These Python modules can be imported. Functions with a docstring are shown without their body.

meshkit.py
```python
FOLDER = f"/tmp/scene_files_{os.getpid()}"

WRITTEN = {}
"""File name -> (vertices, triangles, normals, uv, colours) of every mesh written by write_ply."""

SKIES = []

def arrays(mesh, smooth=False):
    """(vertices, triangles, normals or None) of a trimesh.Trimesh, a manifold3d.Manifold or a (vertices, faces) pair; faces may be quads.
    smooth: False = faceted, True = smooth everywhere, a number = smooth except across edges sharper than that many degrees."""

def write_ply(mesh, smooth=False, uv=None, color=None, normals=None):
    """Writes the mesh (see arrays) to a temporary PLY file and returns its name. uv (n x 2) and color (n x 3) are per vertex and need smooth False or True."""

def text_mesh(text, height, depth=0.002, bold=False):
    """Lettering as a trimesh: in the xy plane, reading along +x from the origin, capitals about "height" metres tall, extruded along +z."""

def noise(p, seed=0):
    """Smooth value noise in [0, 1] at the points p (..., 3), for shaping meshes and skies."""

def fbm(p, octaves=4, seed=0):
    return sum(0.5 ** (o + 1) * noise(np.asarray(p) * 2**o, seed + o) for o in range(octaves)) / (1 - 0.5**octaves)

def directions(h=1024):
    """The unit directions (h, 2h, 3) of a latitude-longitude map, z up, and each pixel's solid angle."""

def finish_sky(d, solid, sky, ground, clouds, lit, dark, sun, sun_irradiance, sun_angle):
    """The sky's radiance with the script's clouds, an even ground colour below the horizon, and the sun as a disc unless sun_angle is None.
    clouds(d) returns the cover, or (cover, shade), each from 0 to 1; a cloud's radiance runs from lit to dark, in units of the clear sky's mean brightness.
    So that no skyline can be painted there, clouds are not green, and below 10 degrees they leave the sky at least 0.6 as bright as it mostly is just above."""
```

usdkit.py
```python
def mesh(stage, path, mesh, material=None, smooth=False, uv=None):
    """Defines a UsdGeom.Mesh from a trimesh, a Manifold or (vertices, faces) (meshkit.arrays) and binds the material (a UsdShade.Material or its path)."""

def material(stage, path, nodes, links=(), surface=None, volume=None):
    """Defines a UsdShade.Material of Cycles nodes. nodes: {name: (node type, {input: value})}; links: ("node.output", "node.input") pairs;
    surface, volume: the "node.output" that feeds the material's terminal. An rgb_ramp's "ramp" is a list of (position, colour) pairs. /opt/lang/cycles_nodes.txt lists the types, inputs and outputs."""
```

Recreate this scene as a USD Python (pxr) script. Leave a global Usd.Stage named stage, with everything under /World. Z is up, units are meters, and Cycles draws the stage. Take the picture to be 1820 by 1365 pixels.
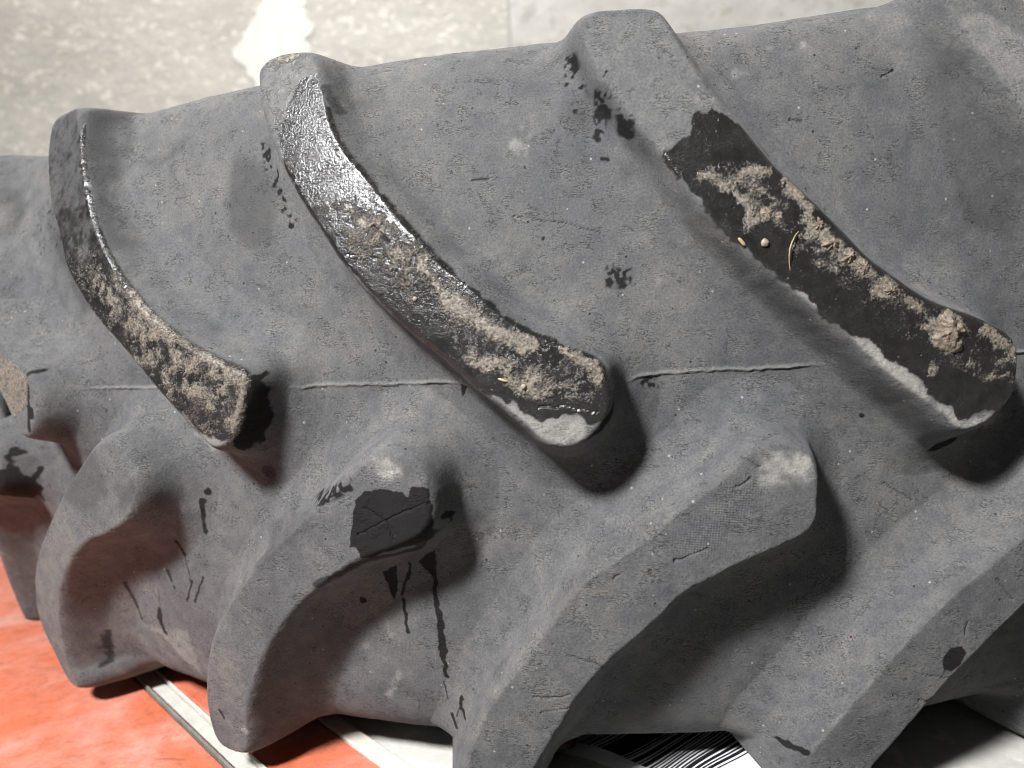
import math, random
import numpy as np
import trimesh, usdkit, meshkit
from PIL import Image, ImageDraw
from scipy.interpolate import CubicSpline, PchipInterpolator
from scipy.ndimage import distance_transform_edt, gaussian_filter, map_coordinates
from pxr import Usd, UsdGeom, UsdLux, UsdShade, Sdf, Gf, Vt

rng = np.random.default_rng(7)
stage = Usd.Stage.CreateInMemory()
UsdGeom.SetStageUpAxis(stage, UsdGeom.Tokens.z)
UsdGeom.SetStageMetersPerUnit(stage, 1.0)
UsdGeom.Xform.Define(stage, '/World')
UsdGeom.Scope.Define(stage, '/World/Looks')

# ------------------------------------------------------------------ camera
# The tyre lies on its side; its axis is the world z axis, its mid plane is at z = EQ.
EQ = 0.222
CAM_POS, CAM_FWD, CAM_UP = (0.0, -1.051, EQ + 0.062), np.array([-.1003, .9893, -.1058]), np.array([.04702, .11093, .99272])
cam = UsdGeom.Camera.Define(stage, '/World/camera')
cam.CreateFocalLengthAttr(27.06)
cam.CreateHorizontalApertureAttr(36.0)
cam.CreateVerticalApertureAttr(27.0)
cam.CreateClippingRangeAttr(Gf.Vec2f(0.01, 100))
cam.CreateFStopAttr(7.0)
cam.CreateFocusDistanceAttr(0.40)
cam.CreateExposureAttr(0.0)
cam.AddTransformOp().Set(Gf.Matrix4d().SetLookAt(Gf.Vec3d(*CAM_POS), Gf.Vec3d(*(np.array(CAM_POS) + CAM_FWD)), Gf.Vec3d(*CAM_UP)).GetInverse())

# ------------------------------------------------------------------ lamps
def look_rotation(pos, target):
    m = Gf.Matrix4d().SetLookAt(Gf.Vec3d(*pos), Gf.Vec3d(*target), Gf.Vec3d(0, 0, 1)).GetInverse()
    return m
def rect_lamp(name, pos, target, w, h, intensity, color):
    l = UsdLux.RectLight.Define(stage, '/World/' + name)
    l.CreateWidthAttr(w); l.CreateHeightAttr(h); l.CreateIntensityAttr(intensity); l.CreateColorAttr(Gf.Vec3f(*color))
    l.AddTransformOp().Set(look_rotation(pos, target))
    return l
KEY_DIR = np.array([-0.64, -1.0, 1.12]); KEY_DIR /= np.linalg.norm(KEY_DIR)
KEY_POS = np.array([0, -0.70, EQ]) + 1.45 * KEY_DIR
rect_lamp('work_lamp', KEY_POS, (0, -0.70, EQ), 0.18, 0.18, 700.0, (0.99, 0.99, 1.0))
rect_lamp('wall_wash_lamp', (-0.5, 0.25, 2.4), (-0.5, 0.80, 1.4), 1.8, 0.4, 15.0, (1.0, 0.96, 0.89))  # unseen lamp added to brighten the wall behind the tyre
rect_lamp('added_fill_lamp', (-1.6, -4.2, 1.6), (0, -0.7, 0.2), 2.4, 2.2, 0.14, (0.90, 0.95, 1.0))  # large fill added behind the camera to lift the shadows, no real doorway

# ------------------------------------------------------------------ helpers
def tag(o, label=None, cat=None, group=None, kind=None):
    p = o.GetPrim() if hasattr(o, 'GetPrim') else o
    for k, v in (('label', label), ('category', cat), ('group', group), ('kind', kind)):
        if v: p.SetCustomDataByKey(k, v)
    return o
used = {}
def numbered(parent, name):
    k = parent + '/' + name
    n = used.get(k, 0); used[k] = n + 1
    return k if n == 0 else '%s_%03d' % (k, n)
T = Sdf.ValueTypeNames
def write_mesh(path, v, f, normals=None, mat=None, prim=None):
    """one Mesh; prim: {name: (n,3) array} of vertex data read by the material."""
    m = UsdGeom.Mesh.Define(stage, path)
    f = np.asarray(f)
    m.CreatePointsAttr(Vt.Vec3fArray.FromNumpy(np.ascontiguousarray(v, np.float32)))
    m.CreateFaceVertexCountsAttr(Vt.IntArray.FromNumpy(np.full(len(f), f.shape[1], np.int32)))
    m.CreateFaceVertexIndicesAttr(Vt.IntArray.FromNumpy(np.ascontiguousarray(f.ravel(), np.int32)))
    m.CreateSubdivisionSchemeAttr('none')
    if normals is not None:
        m.CreateNormalsAttr(Vt.Vec3fArray.FromNumpy(np.ascontiguousarray(normals, np.float32)))
        m.SetNormalsInterpolation('vertex')
    for k, a in (prim or {}).items():
        UsdGeom.PrimvarsAPI(m).CreatePrimvar(k, T.Color3fArray, 'vertex').Set(Vt.Vec3fArray.FromNumpy(np.ascontiguousarray(a, np.float32)))
    if mat is not None:
        UsdShade.MaterialBindingAPI.Apply(m.GetPrim()).Bind(mat)
    return m
def smoothstep(a, b, x):
    t = np.clip((x - a) / (b - a), 0, 1); return t * t * (3 - 2 * t)
def vnoise(x, y, scale, seed=0, octaves=1, z=None):
    p = np.stack([x / scale, y / scale, np.full_like(x, seed * 7.31) + (0 if z is None else z / scale)], -1)
    return meshkit.fbm(p, octaves, seed) if octaves > 1 else meshkit.noise(p, seed)

# ------------------------------------------------------------------ tyre shape
R, W, DROP_TOP, DROP_LOW, PITCH = 0.692, 0.200, 0.034, 0.022, 2 * math.pi / 23
#           t      z      R - r
PROFILE = [(-2.0, -.145, .330), (-1.8, -.180, .290), (-1.55, -.208, .225), (-1.3, -.2135, .158), (-1.15, -.207, .108), (-1.0, -.1935, .0715), (-.8, -.163, .0515), (-.5, -.102, .039), (0, 0, .033),
           (.5, .102, .0375), (.8, .163, .0470), (1.0, .1945, .0640), (1.15, .2055, .100), (1.3, .2085, .150), (1.55, .200, .225), (1.8, .175, .290), (2.0, .140, .330)]
_p = np.array(PROFILE)
PZ, PR = PchipInterpolator(_p[:, 0], _p[:, 1]), CubicSpline(_p[:, 0], _p[:, 2])
def crown(z):
    return R - np.where(z > 0, DROP_TOP, DROP_LOW) * (np.abs(z) / W) ** 2.2
# outlines of the lug tops on the tread: (along the circumference, across the tread) in tenths of a millimetre
UPPER_A = [(-3599, 1998), (-3723, 1972), (-3714, 1844), (-3659, 1670), (-3589, 1538), (-3476, 1344), (-3341, 1169), (-3244, 961), (-3121, 854), (-3020, 746), (-2889, 631), (-2720, 507), (-2537, 352), (-2451, 267), (-2316, 149), (-2191, 23), (-2118, -38), (-2057, -79), (-1963, -65), (-1903, -4), (-1856, 77), (-1809, 178), (-1772, 278), (-1785, 328), (-1844, 364), (-1988, 418), (-2144, 485), (-2308, 578), (-2426, 656), (-2579, 778), (-2712, 906), (-2798, 998), (-2905, 1129), (-3004, 1273), (-3078, 1414), (-3160, 1563), (-3229, 1715), (-3292, 1869), (-3305, 1969), (-3425, 1998)]
UPPER_B = [(-1720, 1989), (-1786, 1955), (-1771, 1867), (-1732, 1733), (-1661, 1569), (-1588, 1429), (-1497, 1288), (-1426, 1176), (-1333, 1051), (-1226, 895), (-1124, 770), (-977, 622), (-881, 536), (-796, 456), (-685, 370), (-577, 263), (-525, 207), (-418, 120), (-330, 44), (-269, -15), (-218, -66), (-155, -81), (-91, -84), (-26, -59), (40, 3), (88, 73), (106, 143), (94, 221), (79, 290), (37, 336), (-59, 404), (-181, 445), (-314, 507), (-420, 592), (-501, 678), (-583, 755), (-665, 816), (-722, 874), (-758, 933), (-837, 1012), (-915, 1103), (-1017, 1214), (-1092, 1316), (-1169, 1394), (-1227, 1487), (-1278, 1571), (-1322, 1719), (-1358, 1845), (-1419, 1972), (-1544, 1998), (-1659, 2004)]
UPPER_C = [(113, 2005), (37, 1973), (12, 1934), (28, 1862), (71, 1768), (122, 1639), (180, 1559), (280, 1401), (390, 1257), (456, 1144), (534, 1032), (626, 920), (716, 819), (775, 759), (876, 660), (1030, 520), (1145, 414), (1261, 311), (1370, 196), (1484, 106), (1609, 6), (1700, -74), (1760, -120), (1833, -126), (1927, -93), (2011, -35), (2074, 34), (2095, 125), (2097, 256), (2066, 323), (1992, 362), (1910, 405), (1789, 449), (1670, 490), (1548, 568), (1456, 636), (1332, 728), (1236, 835), (1117, 966), (1024, 1067), (926, 1162), (853, 1266), (790, 1360), (709, 1465), (661, 1545), (607, 1651), (552, 1759), (507, 1863), (451, 1976), (405, 1998), (269, 2003)]
LOWER_A = [(-2894, -21), (-3037, -67), (-3180, -181), (-3404, -342), (-3660, -556), (-3945, -792), (-4188, -1001), (-4438, -1321), (-4513, -1522), (-4467, -1667), (-4412, -1899), (-4321, -2035), (-4110, -1996), (-4077, -1906), (-4140, -1817), (-4041, -1527), (-3933, -1294), (-3742, -1059), (-3512, -848), (-3297, -717), (-3038, -635), (-2795, -521), (-2680, -393), (-2653, -258), (-2716, -146), (-2777, -66)]
LOWER_B = [(-970, -54), (-1073, -73), (-1183, -141), (-1299, -237), (-1446, -364), (-1761, -607), (-2010, -845), (-2211, -1073), (-2359, -1315), (-2456, -1549), (-2504, -1800), (-2497, -1968), (-2349, -2004), (-2219, -1987), (-2164, -1825), (-2125, -1657), (-2005, -1431), (-1890, -1234), (-1754, -1069), (-1616, -922), (-1459, -802), (-1322, -720), (-1237, -655), (-1071, -598), (-889, -532), (-802, -444), (-801, -355), (-789, -276), (-809, -171), (-873, -94)]
LOWER_C = [(686, -158), (589, -258), (482, -333), (356, -410), (262, -511), (131, -591), (18, -667), (-57, -714), (-156, -820), (-236, -921), (-311, -1036), (-431, -1197), (-552, -1342), (-648, -1493), (-732, -1665), (-780, -1803), (-846, -1975), (-897, -2180), (-910, -2185), (-514, -2185), (-474, -2099), (-419, -1942), (-366, -1791), (-297, -1679), (-218, -1549), (-152, -1412), (-57, -1289), (44, -1173), (152, -1080), (304, -944), (410, -828), (502, -783), (640, -710), (762, -655), (917, -603), (1009, -562), (1058, -499), (1066, -433), (1066, -313), (1059, -220), (1011, -144), (897, -83), (777, -97)]
LOWER_D = [(2786, -158), (2689, -258), (2582, -333), (2149, -667), (1970, -795), (1815, -886), (1687, -993), (1447, -1224), (1336, -1373), (1197, -1547), (1074, -1696), (1049, -1766), (1036, -1982), (1040, -2185), (1400, -2185), (1406, -2030), (1433, -1904), (1499, -1823), (1582, -1702), (1668, -1598), (1790, -1446), (1925, -1311), (2068, -1180), (2193, -1074), (2470, -828), (2562, -783), (2700, -710), (2822, -655), (2977, -603), (3069, -562), (3118, -499), (3126, -433), (3126, -313), (3119, -220), (3071, -144), (2957, -83), (2837, -97)]
def chaikin(p, n=2):
    p = np.asarray(p, float)
    for _ in range(n):
        q = np.roll(p, -1, 0); p = np.stack([.75 * p + .25 * q, .25 * p + .75 * q], 1).reshape(-1, 2)
    return p
class Sdf2:
    """signed distance (metres, negative inside) of a polygon given in tenths of a millimetre."""
    def __init__(self, poly, res=0.0004, pad=0.10):
        p = chaikin(np.array(poly, float) * 1e-4, 2)
        self.lo = p.min(0) - pad; self.res = res
        n = np.ceil((p.max(0) + pad - self.lo) / res).astype(int)
        im = Image.new('L', tuple(n * 2)); ImageDraw.Draw(im).polygon([tuple(q) for q in (p - self.lo) / res * 2], fill=255)
        a = np.asarray(im.resize(tuple(n), Image.BOX)) > 127
        self.d = gaussian_filter((distance_transform_edt(~a) - distance_transform_edt(a)) * res, 5.0)
        self.hi = self.lo + n * res
    def __call__(self, s, z):
        c = np.stack([(z - self.lo[1]) / self.res, (s - self.lo[0]) / self.res])
        return map_coordinates(self.d, c.reshape(2, -1), order=1, mode='nearest').reshape(s.shape) + np.hypot(np.clip(self.lo[0] - s, 0, None) + np.clip(s - self.hi[0], 0, None), np.clip(self.lo[1] - z, 0, None) + np.clip(z - self.hi[1], 0, None))

def smax(a, b, k):
    q = np.clip(.5 + .5 * (a - b) / k, 0, 1)
    return a * q + b * (1 - q) + k * q * (1 - q)
def lug_profile(d, w, h, k):
    """1 on the lug top, a steep flank, then a hollow fillet down to 0 at distance w."""
    m = smax(1 - d / (.30 * h + .0015), .56 * (1 - np.clip(d / w, 0, 1)) ** 2.3, .16)
    m = -smax(-m, np.full_like(m, -1.0), k)
    return np.clip((m - .04 * np.clip(d / w, 0, 1)) , 0, 1) * (d < w)
def tread(s, t, lugs, fine=True):
    """points (..., 3), lug height share, index of the owning lug (-1: casing) at circumference s and section parameter t."""
    zi, ri = PZ(t), R - PR(t)
    zo = W * t; ro = crown(zo)
    h = np.hypot(zo - zi, ro - ri)
    end = smoothstep(.92, 1.08, np.abs(t))
    w = (.014 + .72 * h) * (1 - .50 * end)
    m = np.zeros_like(s); own = np.full(s.shape, -1); dist = np.full(s.shape, 9.0)
    wob = (vnoise(s, zo, .006, 3) - .5) * .0002 + (vnoise(s, zo, .03, 4) - .5) * .0008 if fine else 0
    for i, (sd, ds, k) in enumerate(lugs):
        d = sd(s - ds, zo) + wob
        mi = lug_profile(d, w, h, k)
        own = np.where((mi > .004) & (mi > m), i, own); m = np.maximum(m, mi); dist = np.minimum(dist, d)
    m = m * (1 - smoothstep(1.2, 1.3, np.abs(t)))
    own = np.where(m > .004, own, -1)
    r = ri + (ro - ri) * m; z = zi + (zo - zi) * m
    z = z + .014 * smoothstep(.07, .25, s) * (1 - smoothstep(.6, 1.4, s)) * smoothstep(.3, 1.0, t)      # the side wall bulges a little here
    th = s / R
    return r, z, th, m, own, dist
def place(r, z, th):
    return np.stack([r * np.sin(th), -r * np.cos(th), z + EQ], -1)
S0, S1, TE = -0.605, 0.305, 1.29
NS, NT = 1214, 738
sv, tv = np.linspace(S0, S1, NS), np.linspace(-TE, TE, NT)
SS, TT = np.meshgrid(sv, tv)                            # rows: t, columns: s
_f = {k: Sdf2(globals()[k]) for k in ('UPPER_A', 'UPPER_B', 'UPPER_C', 'LOWER_A', 'LOWER_B', 'LOWER_C', 'LOWER_D')}
P_ = PITCH * R
LUGS = [(_f['UPPER_A'], 0, .30), (_f['UPPER_B'], 0, .26), (_f['UPPER_C'], 0, .26), (_f['LOWER_A'], 0, .30), (_f['LOWER_B'], 0, .30), (_f['LOWER_C'], 0, .26), (_f['LOWER_D'], 0, .26),
        (_f['UPPER_B'], -2 * P_, .3), (_f['UPPER_C'], P_, .22), (_f['LOWER_B'], -2 * P_, .3)]
NEAR = len(LUGS)
for _j in range(2, 12): LUGS.append((_f['UPPER_C'], _j * P_, .3))
for _j in range(2, 12): LUGS.append((_f['LOWER_C'], _j * P_, .3))
for _j in range(3, 12): LUGS.append((_f['UPPER_B'], -_j * P_, .3))
for _j in range(3, 12): LUGS.append((_f['LOWER_B'], -_j * P_, .3))
def grid_points(S, Tt, lugs, fine=True):
    return tread(S, Tt, lugs, fine)
_r, _z, _th, MM, OWN, DD = tread(SS, TT, LUGS[:NEAR] + [LUGS[NEAR], LUGS[NEAR + 10]])
HH = MM * np.hypot(PZ(TT) - W * TT, crown(W * TT) - (R - PR(TT)))      # height above the casing
PTS = place(_r, _z, _th)
def grid_normals(P):
    n = np.cross(np.gradient(P, axis=1), np.gradient(P, axis=0))
    return n / np.maximum(np.linalg.norm(n, axis=-1, keepdims=True), 1e-12)
NRM = grid_normals(PTS)
MARKS = [
 ('wet','p',0.56,0,[(-4325,1320),(-3034,1348),(-2817,1026),(-2569,802),(-2381,655),(-3297,529),(-3979,1033)]),
 ('wet','p',0.62,0,[(-3964,1033),(-2817,1026),(-2569,802),(-2381,655),(-3297,529)]),
 ('wet','p',0.75,0,[(-2982,781),(-2569,802),(-2246,557),(-1781,361),(-1781,214),(-1871,4),(-1984,-32),(-2156,32),(-2224,109),(-3297,529)]),
 ('wet','p',0.47,0,[(-3672,1957),(-3402,1999),(-3042,1348),(-2839,1061),(-3979,1033),(-4325,1320)]),
 ('wet','p',1,0,[(-1481,1817),(-1384,1852),(-1309,1663),(-1219,1488),(-971,1180),(-679,844),(-378,550),(79,319),(109,242),(102,109),(64,46),(-11,32),(-33,67),(-63,88),(-131,74),(-221,46),(-266,67),(-311,88),(-378,144),(-438,186),(-491,193),(-604,207),(-739,333),(-971,613),(-1234,907),(-1429,1180),(-1549,1390),(-1579,1544),(-1526,1719)]),
 ('wet','p',1,0,[(589,1446),(634,1432),(649,1453),(702,1453),(717,1397),(792,1383),(882,1334),(1017,1173),(1137,1082),(1385,844),(1490,732),(1730,571),(1962,452),(2405,305),(2465,200),(2450,18),(2427,-32),(2352,-102),(1925,-25),(1842,-39),(1805,-74),(1760,-60),(1730,18),(1677,18),(1625,53),(1610,88),(1542,158),(1482,214),(1400,256),(1332,340),(1265,368),(1212,382),(1129,431),(1069,508),(1024,564),(942,627),(897,662),(777,774),(649,886),(567,1019),(529,1089),(447,1159),(394,1243),(454,1306),(522,1348),(567,1418)]),
 ('stain','p',0.95,0,[(-1204,-326),(-1144,-277),(-1069,-270),(-956,-284),(-919,-319),(-904,-256),(-836,-256),(-806,-270),(-806,-368),(-814,-466),(-859,-543),(-911,-564),(-1084,-606),(-1166,-641),(-1211,-627),(-1226,-585),(-1271,-578),(-1234,-459)]),
 ('wet','p',0.5,0,[(-1744,1964),(-1451,1992),(-1294,1656),(-1519,1656),(-1571,1425),(-1714,1684)]),
 ('stain','p',0.85,0,[(-1796,319),(-1744,333),(-1736,312),(-1751,298),(-1744,235),(-1781,74),(-1856,-46),(-1961,-109),(-1954,-67),(-1856,74)]),
 ('stain','p',0.9,0,[(-1016,-732),(-896,-655),(-934,-837),(-956,-851)]),
 ('stain','l',0.9,28,[(-949,-844),(-956,-998),(-949,-1117),(-956,-1285),(-956,-1439)]),
 ('stain','l',0.9,44,[(-949,-1054),(-949,-1215),(-956,-1306)]),
 ('stain','p',0.9,0,[(-1226,-788),(-1136,-753),(-1189,-921),(-1226,-984),(-1226,-907)]),
 ('stain','l',0.8,22,[(-1061,-739),(-1106,-837),(-1159,-942)]),
 ('stain','l',0.85,25,[(-1159,-977),(-1159,-1061),(-1159,-1166)]),
 ('stain','l',0.8,13,[(-979,-1474),(-964,-1600)]),
 ('stain','l',0.9,29,[(-859,-1551),(-866,-1614),(-836,-1670)]),
 ('stain','l',0.9,10,[(-866,-1593),(-911,-1712)]),
 ('stain','l',0.9,29,[(-949,-1705),(-926,-1789)]),
 ('stain','l',0.6,10,[(-1204,-1565),(-1174,-1621),(-1181,-1712)]),
 ('stain','d',1,20,[(-761,-431)]),
 ('stain','l',0.9,12,[(-761,-438),(-761,-480)]),
 ('stain','d',0.8,22,[(-1399,-977)]),
 ('stain','l',0.6,41,[(-1496,-795),(-1234,-669),(-971,-627),(-829,-508)]),
 ('stain','l',0.7,27,[(-2517,-487),(-2547,-578),(-2569,-655)]),
 ('stain','d',0.8,24,[(-2464,-396)]),
 ('stain','l',0.8,31,[(-2509,-452),(-2532,-529)]),
 ('stain','d',0.7,21,[(-2562,-655)]),
 ('stain','l',0.7,32,[(-2817,-732),(-2817,-823)]),
 ('stain','l',0.7,14,[(-2817,-823),(-2809,-956),(-2809,-1033)]),
 ('stain','l',0.7,22,[(-2794,-1005),(-2899,-1145)]),
 ('stain','l',0.7,21,[(-2682,-963),(-2817,-1145)]),
 ('stain','l',0.6,33,[(-3034,-963),(-3019,-1026)]),
 ('stain','d',0.6,15,[(-3004,-1075)]),
 ('stain','l',0.6,39,[(-3537,-1110),(-3559,-1236),(-3567,-1390)]),
 ('stain','l',0.6,15,[(-3207,-1110),(-3244,-1229)]),
 ('stain','l',0.7,50,[(-3267,-1271),(-3304,-1341),(-3289,-1432)]),
 ('stain','l',0.6,33,[(-3934,-1530),(-4009,-1684),(-4047,-1838)]),
 ('stain','l',0.8,20,[(-4542,-221),(-4550,-361)]),
 ('stain','d',0.8,20,[(-4527,-256)]),
 ('stain','l',0.8,25,[(-4475,-382),(-4647,-648)]),
 ('stain','p',0.8,0,[(-4625,-368),(-4535,-368),(-4535,-550),(-4715,-634),(-4820,-592)]),  # shadow of the lug above, painted in as a dark patch
 ('stain','d',0.8,43,[(-3769,88)]),
 ('stain','l',0.9,29,[(-3769,340),(-3732,354)]),
 ('stain','l',0.7,51,[(-3777,249),(-3822,-11)]),
 ('stain','d',0.5,45,[(-1946,-256)]),
 ('stain','l',0.4,15,[(-1594,-389),(-1316,-249)]),
 ('stain','s',0.6,0,[(-1594,-361),(-1219,-200),(-1211,-270),(-1376,-361)]),
 ('stain','s',0.55,0,[(-1931,1572),(-1841,1516),(-1646,1110),(-1691,1054),(-1774,1236),(-1894,1404)]),
 ('stain','s',0.3,0,[(-2119,1649),(-1931,1635),(-1811,1299),(-2021,1418)]),
 ('stain','d',0.9,15,[(-1699,1082)]),
 ('stain','d',0.7,16,[(-1751,1166)]),
 ('stain','s',0.4,0,[(-4625,1432),(-3484,1397),(-4002,1145),(-4400,1103)]),
 ('stain','s',0.62,0,[(-48,1838),(12,1817),(27,1719),(-3,1621),(-56,1649)]),
 ('stain','s',0.6,0,[(12,1712),(57,1691),(57,1593),(12,1600)]),
 ('stain','d',0.95,11,[(132,1551)]),
 ('stain','d',0.95,11,[(124,1509)]),
 ('stain','s',0.72,0,[(94,1621),(169,1586),(177,1460),(87,1474)]),
 ('stain','s',0.6,0,[(72,1509),(154,1509),(139,1355),(79,1362)]),
 ('stain','s',0.6,0,[(-18,1579),(49,1565),(42,1495),(-18,1516)]),
 ('stain','d',0.95,8,[(214,1467)]),
 ('stain','d',0.95,8,[(229,1411)]),
 ('stain','s',0.75,0,[(192,1509),(267,1467),(282,1348),(207,1369)]),
 ('stain','l',0.95,11,[(244,1432),(267,1362)]),
 ('stain','l',0.95,17,[(124,1278),(154,1264)]),
 ('stain','l',0.95,11,[(154,1691),(139,1663)]),
 ('stain','d',0.95,14,[(169,711)]),
 ('stain','s',0.7,0,[(124,753),(222,746),(214,662),(117,669)]),
 ('stain','s',0.55,0,[(109,767),(244,760),(237,641),(102,655)]),
 ('stain','d',0.9,9,[(-213,914)]),
 ('stain','d',0.9,14,[(1430,-53)]),
 ('stain','s',0.5,0,[(259,214),(394,200),(379,137),(267,151)]),
 ('stain','p',0.85,0,[(1745,-1285),(1782,-1236),(1850,-1229),(1872,-1278),(1850,-1341),(1797,-1376),(1760,-1355)]),
 ('stain','l',0.8,9,[(1767,-1348),(1745,-1397)]),
 ('stain','l',0.7,9,[(604,-1838),(777,-1859),(889,-1852),(979,-1803)]),
 ('stain','l',0.95,32,[(987,-1803),(1017,-1782),(1054,-1768)]),
 ('stain','p',0.9,0,[(1797,-263),(1835,-221),(1917,-200),(1985,-200),(1955,-242),(1850,-270)]),
 ('stain','d',0.6,14,[(72,-1173)]),
 ('stain','l',0.7,23,[(-2366,-1677),(-2344,-1733)]),
 ('stain','p',0.85,0,[(-679,221),(-634,200),(-671,165),(-686,144)]),
 ('stain','p',0.8,0,[(57,32),(117,137),(102,53),(49,-11),(-33,-60)]),
 ('stain','l',0.5,40,[(-1339,1768),(-1309,1712),(-1271,1635)]),
 ('damp_shade','p',0.5,0,[(-2119,1509),(-1894,1432),(-1789,1243),(-1834,1005),(-2021,991),(-2164,1110),(-2156,1306)]),
 ('damp_shade','l',0.75,91,[(-3289,1964),(-3237,1796),(-3177,1649)]),
 ('damp_shade','l',0.65,71,[(-3274,2069),(-3094,1747),(-3064,1495)]),
 ('damp_shade','l',0.65,35,[(-3132,1705),(-3102,1558)]),
 ('damp_shade','l',0.55,34,[(-2532,1677),(-2697,1572),(-2914,1551)]),
 ('damp_shade','l',0.8,47,[(-3139,1558),(-3004,1306),(-2877,1131),(-2809,1068)]),
 ('damp_shade','p',0.5,0,[(-5060,1670),(-4977,1705),(-4760,1446),(-4775,1292),(-4827,1306)]),
 ('damp_shade','p',0.45,0,[(357,-417),(139,-557),(-33,-655),(-138,-760),(-228,-928),(-183,-879),(-63,-725),(49,-648),(252,-522)]),
 ('damp_shade','p',0.5,0,[(-1751,382),(-1654,305),(-1714,256),(-1736,277)]),
 ('damp_shade','p',0.4,0,[(-3859,-207),(-3027,-109),(-2952,-382),(-3192,-522),(-3372,-487)]),
 ('damp_shade','l',0.5,11,[(687,-165),(589,-263),(484,-340)]),
 ('damp_shade','p',0.45,0,[(-2877,-305),(-2674,-263),(-2704,-396),(-2892,-480)]),
 ('damp_shade','p',0.35,0,[(-11,1579),(57,1523),(-11,1376),(-78,1481)]),
 ('damp_shade','p',0.35,0,[(1850,1824),(1947,1712),(2022,1551),(2090,1418),(2142,1306),(2075,1208),(1932,1390)]),  # shade at the foot of the upper right lug, painted in
 ('damp_shade','p',0.4,0,[(1955,1362),(2127,851),(2435,788),(2262,1257),(2157,1292)]),  # painted shade on the casing below and left of that lug
 ('damp_shade','p',0.35,0,[(-1991,-557),(-1466,-375),(-1564,-550),(-1946,-753)]),
 ('stain','l',0.42,14,[(1977,1684),(1970,1656),(1985,1607),(2022,1565),(2045,1530),(2075,1488),(2097,1460),(2127,1425),(2142,1418),(2165,1425),(2270,1467)]),
 ('dust','p',0.7,0,[(-491,193),(-378,144),(-266,67),(-131,67),(-63,81),(-11,32),(-48,-53),(-168,-88),(-258,-32),(-326,32),(-431,130)]),
 ('dust','p',0.55,0,[(-198,46),(-123,67),(-56,74),(-18,32),(-108,-4)]),
 ('dust','l',0.5,14,[(-866,501),(-709,354),(-566,235)]),
 ('dust','l',0.75,36,[(934,641),(1039,543),(1114,452)]),
 ('dust','p',0.9,0,[(1197,382),(1325,347),(1407,249),(1490,207),(1557,137),(1617,53),(1580,46),(1445,130),(1272,298)]),
 ('dust','p',0.75,0,[(1632,39),(1737,4),(1760,-60),(1805,-81),(1850,-46),(2345,-109),(2255,-165),(2105,-193),(1760,-116)]),
 ('dust','d',0.8,32,[(1932,11)]),
 ('dust','p',0.2,0,[(-1729,1971),(-1459,1971),(-1369,1845),(-1481,1803),(-1526,1719),(-1579,1544),(-1654,1614),(-1736,1838)]),
 ('dust','s',0.4,0,[(-1706,1964),(-1481,1957),(-1526,1362),(-1571,1425)]),
 ('dust','p',0.1,0,[(19,1971),(447,1964),(619,1586),(717,1453),(574,1432),(402,1243),(207,1530),(34,1859)]),
 ('dust','s',0.35,0,[(372,1943),(469,1943),(687,1467),(552,1502)]),
 ('dust','p',0.34,0,[(1962,1656),(1985,1600),(2052,1502),(2082,1432),(2127,1355),(2195,1292),(2225,1299),(2247,1306),(2337,1670),(2097,1789),(1962,1747)]),
 ('dust','p',0.5,0,[(792,-186),(867,-158),(934,-186),(972,-242),(904,-263),(829,-249)]),
 ('dust','s',0.66,0,[(777,-137),(1032,-172),(1017,-312),(777,-298)]),
 ('dust','s',0.6,0,[(-1091,-102),(-949,-102),(-941,-214),(-1084,-221)]),
 ('dust','d',0.35,61,[(-1016,-165)]),
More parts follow.
